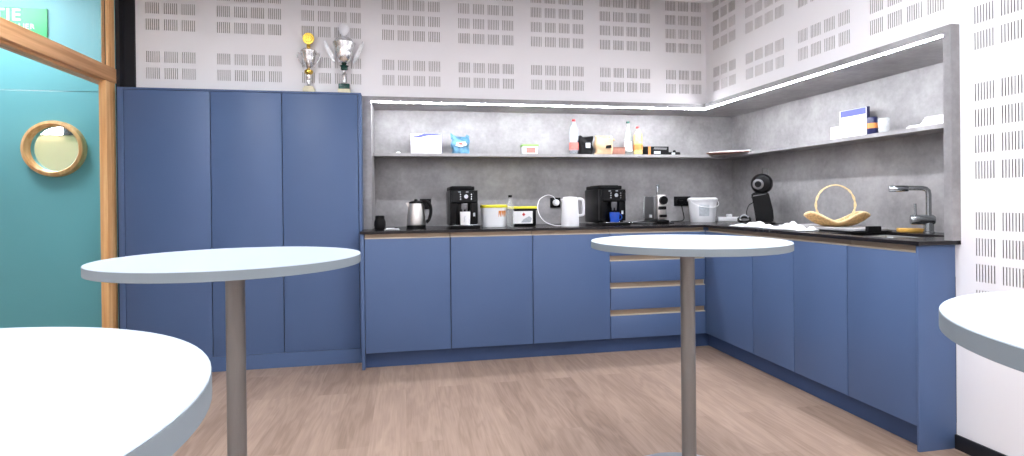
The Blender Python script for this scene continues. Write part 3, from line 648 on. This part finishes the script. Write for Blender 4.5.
# shelf corner + right run shelf things
t=thing('loose_papers','white papers and a brown folder lying over the shelf corner','papers',(.395,.315,SH),math.radians(-38)); t.scale=(1.3,1.3,1.2)
obj('folder',MB().box(-.12,.12,-.09,.09,.0,.004,bev=.001),'terra',t); obj('sheet',MB().box(-.105,.125,-.08,.085,.0045,.009),'paper',t); obj('sheet',MB().box(-.05,.13,-.07,.09,.0095,.013),'paper',t)
t=thing('wall_calendar','white and blue desk calendar with dark back standing on the right-hand shelf','calendar',(.55,-.765,SH),-PI/2+.05); t.scale[0]=.86
obj('page',MB().box(-.115,.11,-.006,-.002,.0,.178),'paper',t); obj('header_picture',MB().box(-.105,.108,-.0075,-.0062,.138,.176),'bluesoft',t); obj('footer_line',MB().box(-.07,.1,-.0075,-.0062,.006,.013),'bluesoft',t); obj('back_board',MB().box(-.112,.116,-.0018,.016,0,.18,bev=.001),'navy',t)
tag(obj('note_pad',MB().box(-.045,.045,-.012,.012,0,.085,bev=.001),'paper',loc=(.53,-.66,SH),rotz=-PI/2),'small white note pad left of the desk calendar','note pad')
t=thing('drink_can','dark blue can with orange print beside the desk calendar','can',(.53,-.925,SH)); obj('body',MB().lathe([(.025,0),(.028,.004),(.028,.1),(.024,.106)],24),'navy',t); obj('print',MB().lathe([(.0285,.04),(.0285,.07)],24,cap=False),'orange',t)
t=thing('drinking_glass','clear tumbler right of the dark blue can on the shelf','glass',(.53,-1.0,SH)); obj('cup',MB().lathe([(.026,0),(.030,.09),(.0285,.09),(.025,.006)],28),'glass',t)
t=thing('paper_stack','stack of white paper at the right end of the shelf','papers',(.52,-1.42,SH))
b=MB()
for k in range(10): b.box(-.07+.002*(k%3),.07+.001*(k%2),-.13,(.2 if k<3 else .13)-.004*k,.0045*k,.0045*k+.004)
obj('sheets',b,'paper',t)
# ================================================================= TROPHIES
t=thing('trophy','small gold and silver trophy with a medallion, left on the cupboard top','trophy',(-2.771,.232,1.8257)); t.scale[2]=1.06
obj('base',MB().box(-.036,.036,-.03,.03,0,.03,bev=.002).box(-.028,.028,-.024,.024,.03,.042,bev=.002),'cream',t)
obj('stem',MB().lathe([(.02,.042),(.012,.055),(.016,.075),(.010,.09),(.015,.105),(.012,.118)],24),'silver',t)
obj('knob',MB().lathe([(.014,.118),(.028,.128),(.028,.142),(.014,.152)],24),'gold',t)
obj('cup',MB().lathe([(.01,.152),(.02,.165),(.034,.19),(.042,.22),(.045,.245),(.055,.262),(.055,.266),(.034,.28),(.012,.288)],28),'silver',t)
obj('stem_neck',MB().lathe([(.01,.288),(.014,.3),(.009,.31)],20),'gold',t)
obj('medallion',MB().lathe([(.036,-.006),(.038,0),(.036,.006)],28,(0,0,.347),'y').lathe([(.024,-.012),(.026,-.006)],24,(0,0,.347),'y'),'gold',t)
for s_ in (-1,1): obj('handle',MB().tube(bez([(s_*.044,0,.245),(s_*.066,0,.252),(s_*.07,0,.225),(s_*.05,0,.19),(s_*.022,0,.165)]),.0035,8),'silver',t)
t=thing('trophy','large silver cup trophy with wing handles and dark green base','trophy',(-2.541,.232,1.8257)); t.scale[2]=1.06
obj('base',MB().box(-.04,.04,-.034,.034,0,.028,bev=.002),'cream',t); obj('collar',MB().box(-.036,.036,-.03,.03,.0282,.062,bev=.002),'dgreen',t)
obj('stem',MB().lathe([(.026,.0625),(.012,.075),(.010,.1),(.018,.118),(.009,.135),(.014,.15)],28),'silver',t)
obj('green_knot',MB().lathe([(.014,.15),(.024,.158),(.022,.172),(.03,.18),(.014,.188)],24),'dgreen',t)
obj('cup',MB().lathe([(.012,.1885),(.028,.198),(.046,.215),(.057,.24),(.062,.27),(.064,.3),(.074,.322),(.075,.328),(.068,.332),(.052,.352),(.03,.364),(.014,.371)],32),'silver',t)
obj('lid_ornament',MB().lathe([(.01,.3725),(.014,.380),(.026,.390),(.034,.412),(.032,.432),(.02,.447)],24),'wplastic',t)
for s_ in (-1,1): obj('handle',MB().prism([(s_*.06,.215),(s_*.07,.25),(s_*.095,.3),(s_*.125,.345),(s_*.132,.325),(s_*.118,.28),(s_*.088,.22),(s_*.06,.2)],-.004,.004,'y',bev=.0015),'wing',t)
# ================================================================= CAMERA / WORLD
yaw,pit,rol=.188317,-.003736,-.010401
F=Vector((math.sin(yaw)*math.cos(pit),math.cos(yaw)*math.cos(pit),math.sin(pit))); Rv=Vector((math.cos(yaw),-math.sin(yaw),0)); U=Rv.cross(F)
c_,s_=math.cos(rol),math.sin(rol); R2=Rv*c_+U*s_; U2=U*c_-Rv*s_
cam=bpy.data.cameras.new('camera'); co=bpy.data.objects.new('camera',cam); COL.objects.link(co)
mw=Matrix((R2,U2,-F)).transposed().to_4x4(); mw.translation=Vector((-2.1298,-3.6744,1.0892)); co.matrix_world=mw
cam.sensor_fit='HORIZONTAL'; cam.sensor_width=36; cam.lens=550.68/1024*36; cam.shift_y=-(228-202.26)/1024; cam.clip_start=.05
S.camera=co
wd=bpy.data.worlds.new('world'); S.world=wd; wd.use_nodes=True; wd.node_tree.nodes['Background'].inputs[0].default_value=(.8,.85,.9,1); wd.node_tree.nodes['Background'].inputs[1].default_value=.3
S.view_settings.view_transform='Standard'; S.view_settings.look='None'; S.view_settings.exposure=1.5; S.view_settings.gamma=1; S.view_settings.use_curve_mapping=False
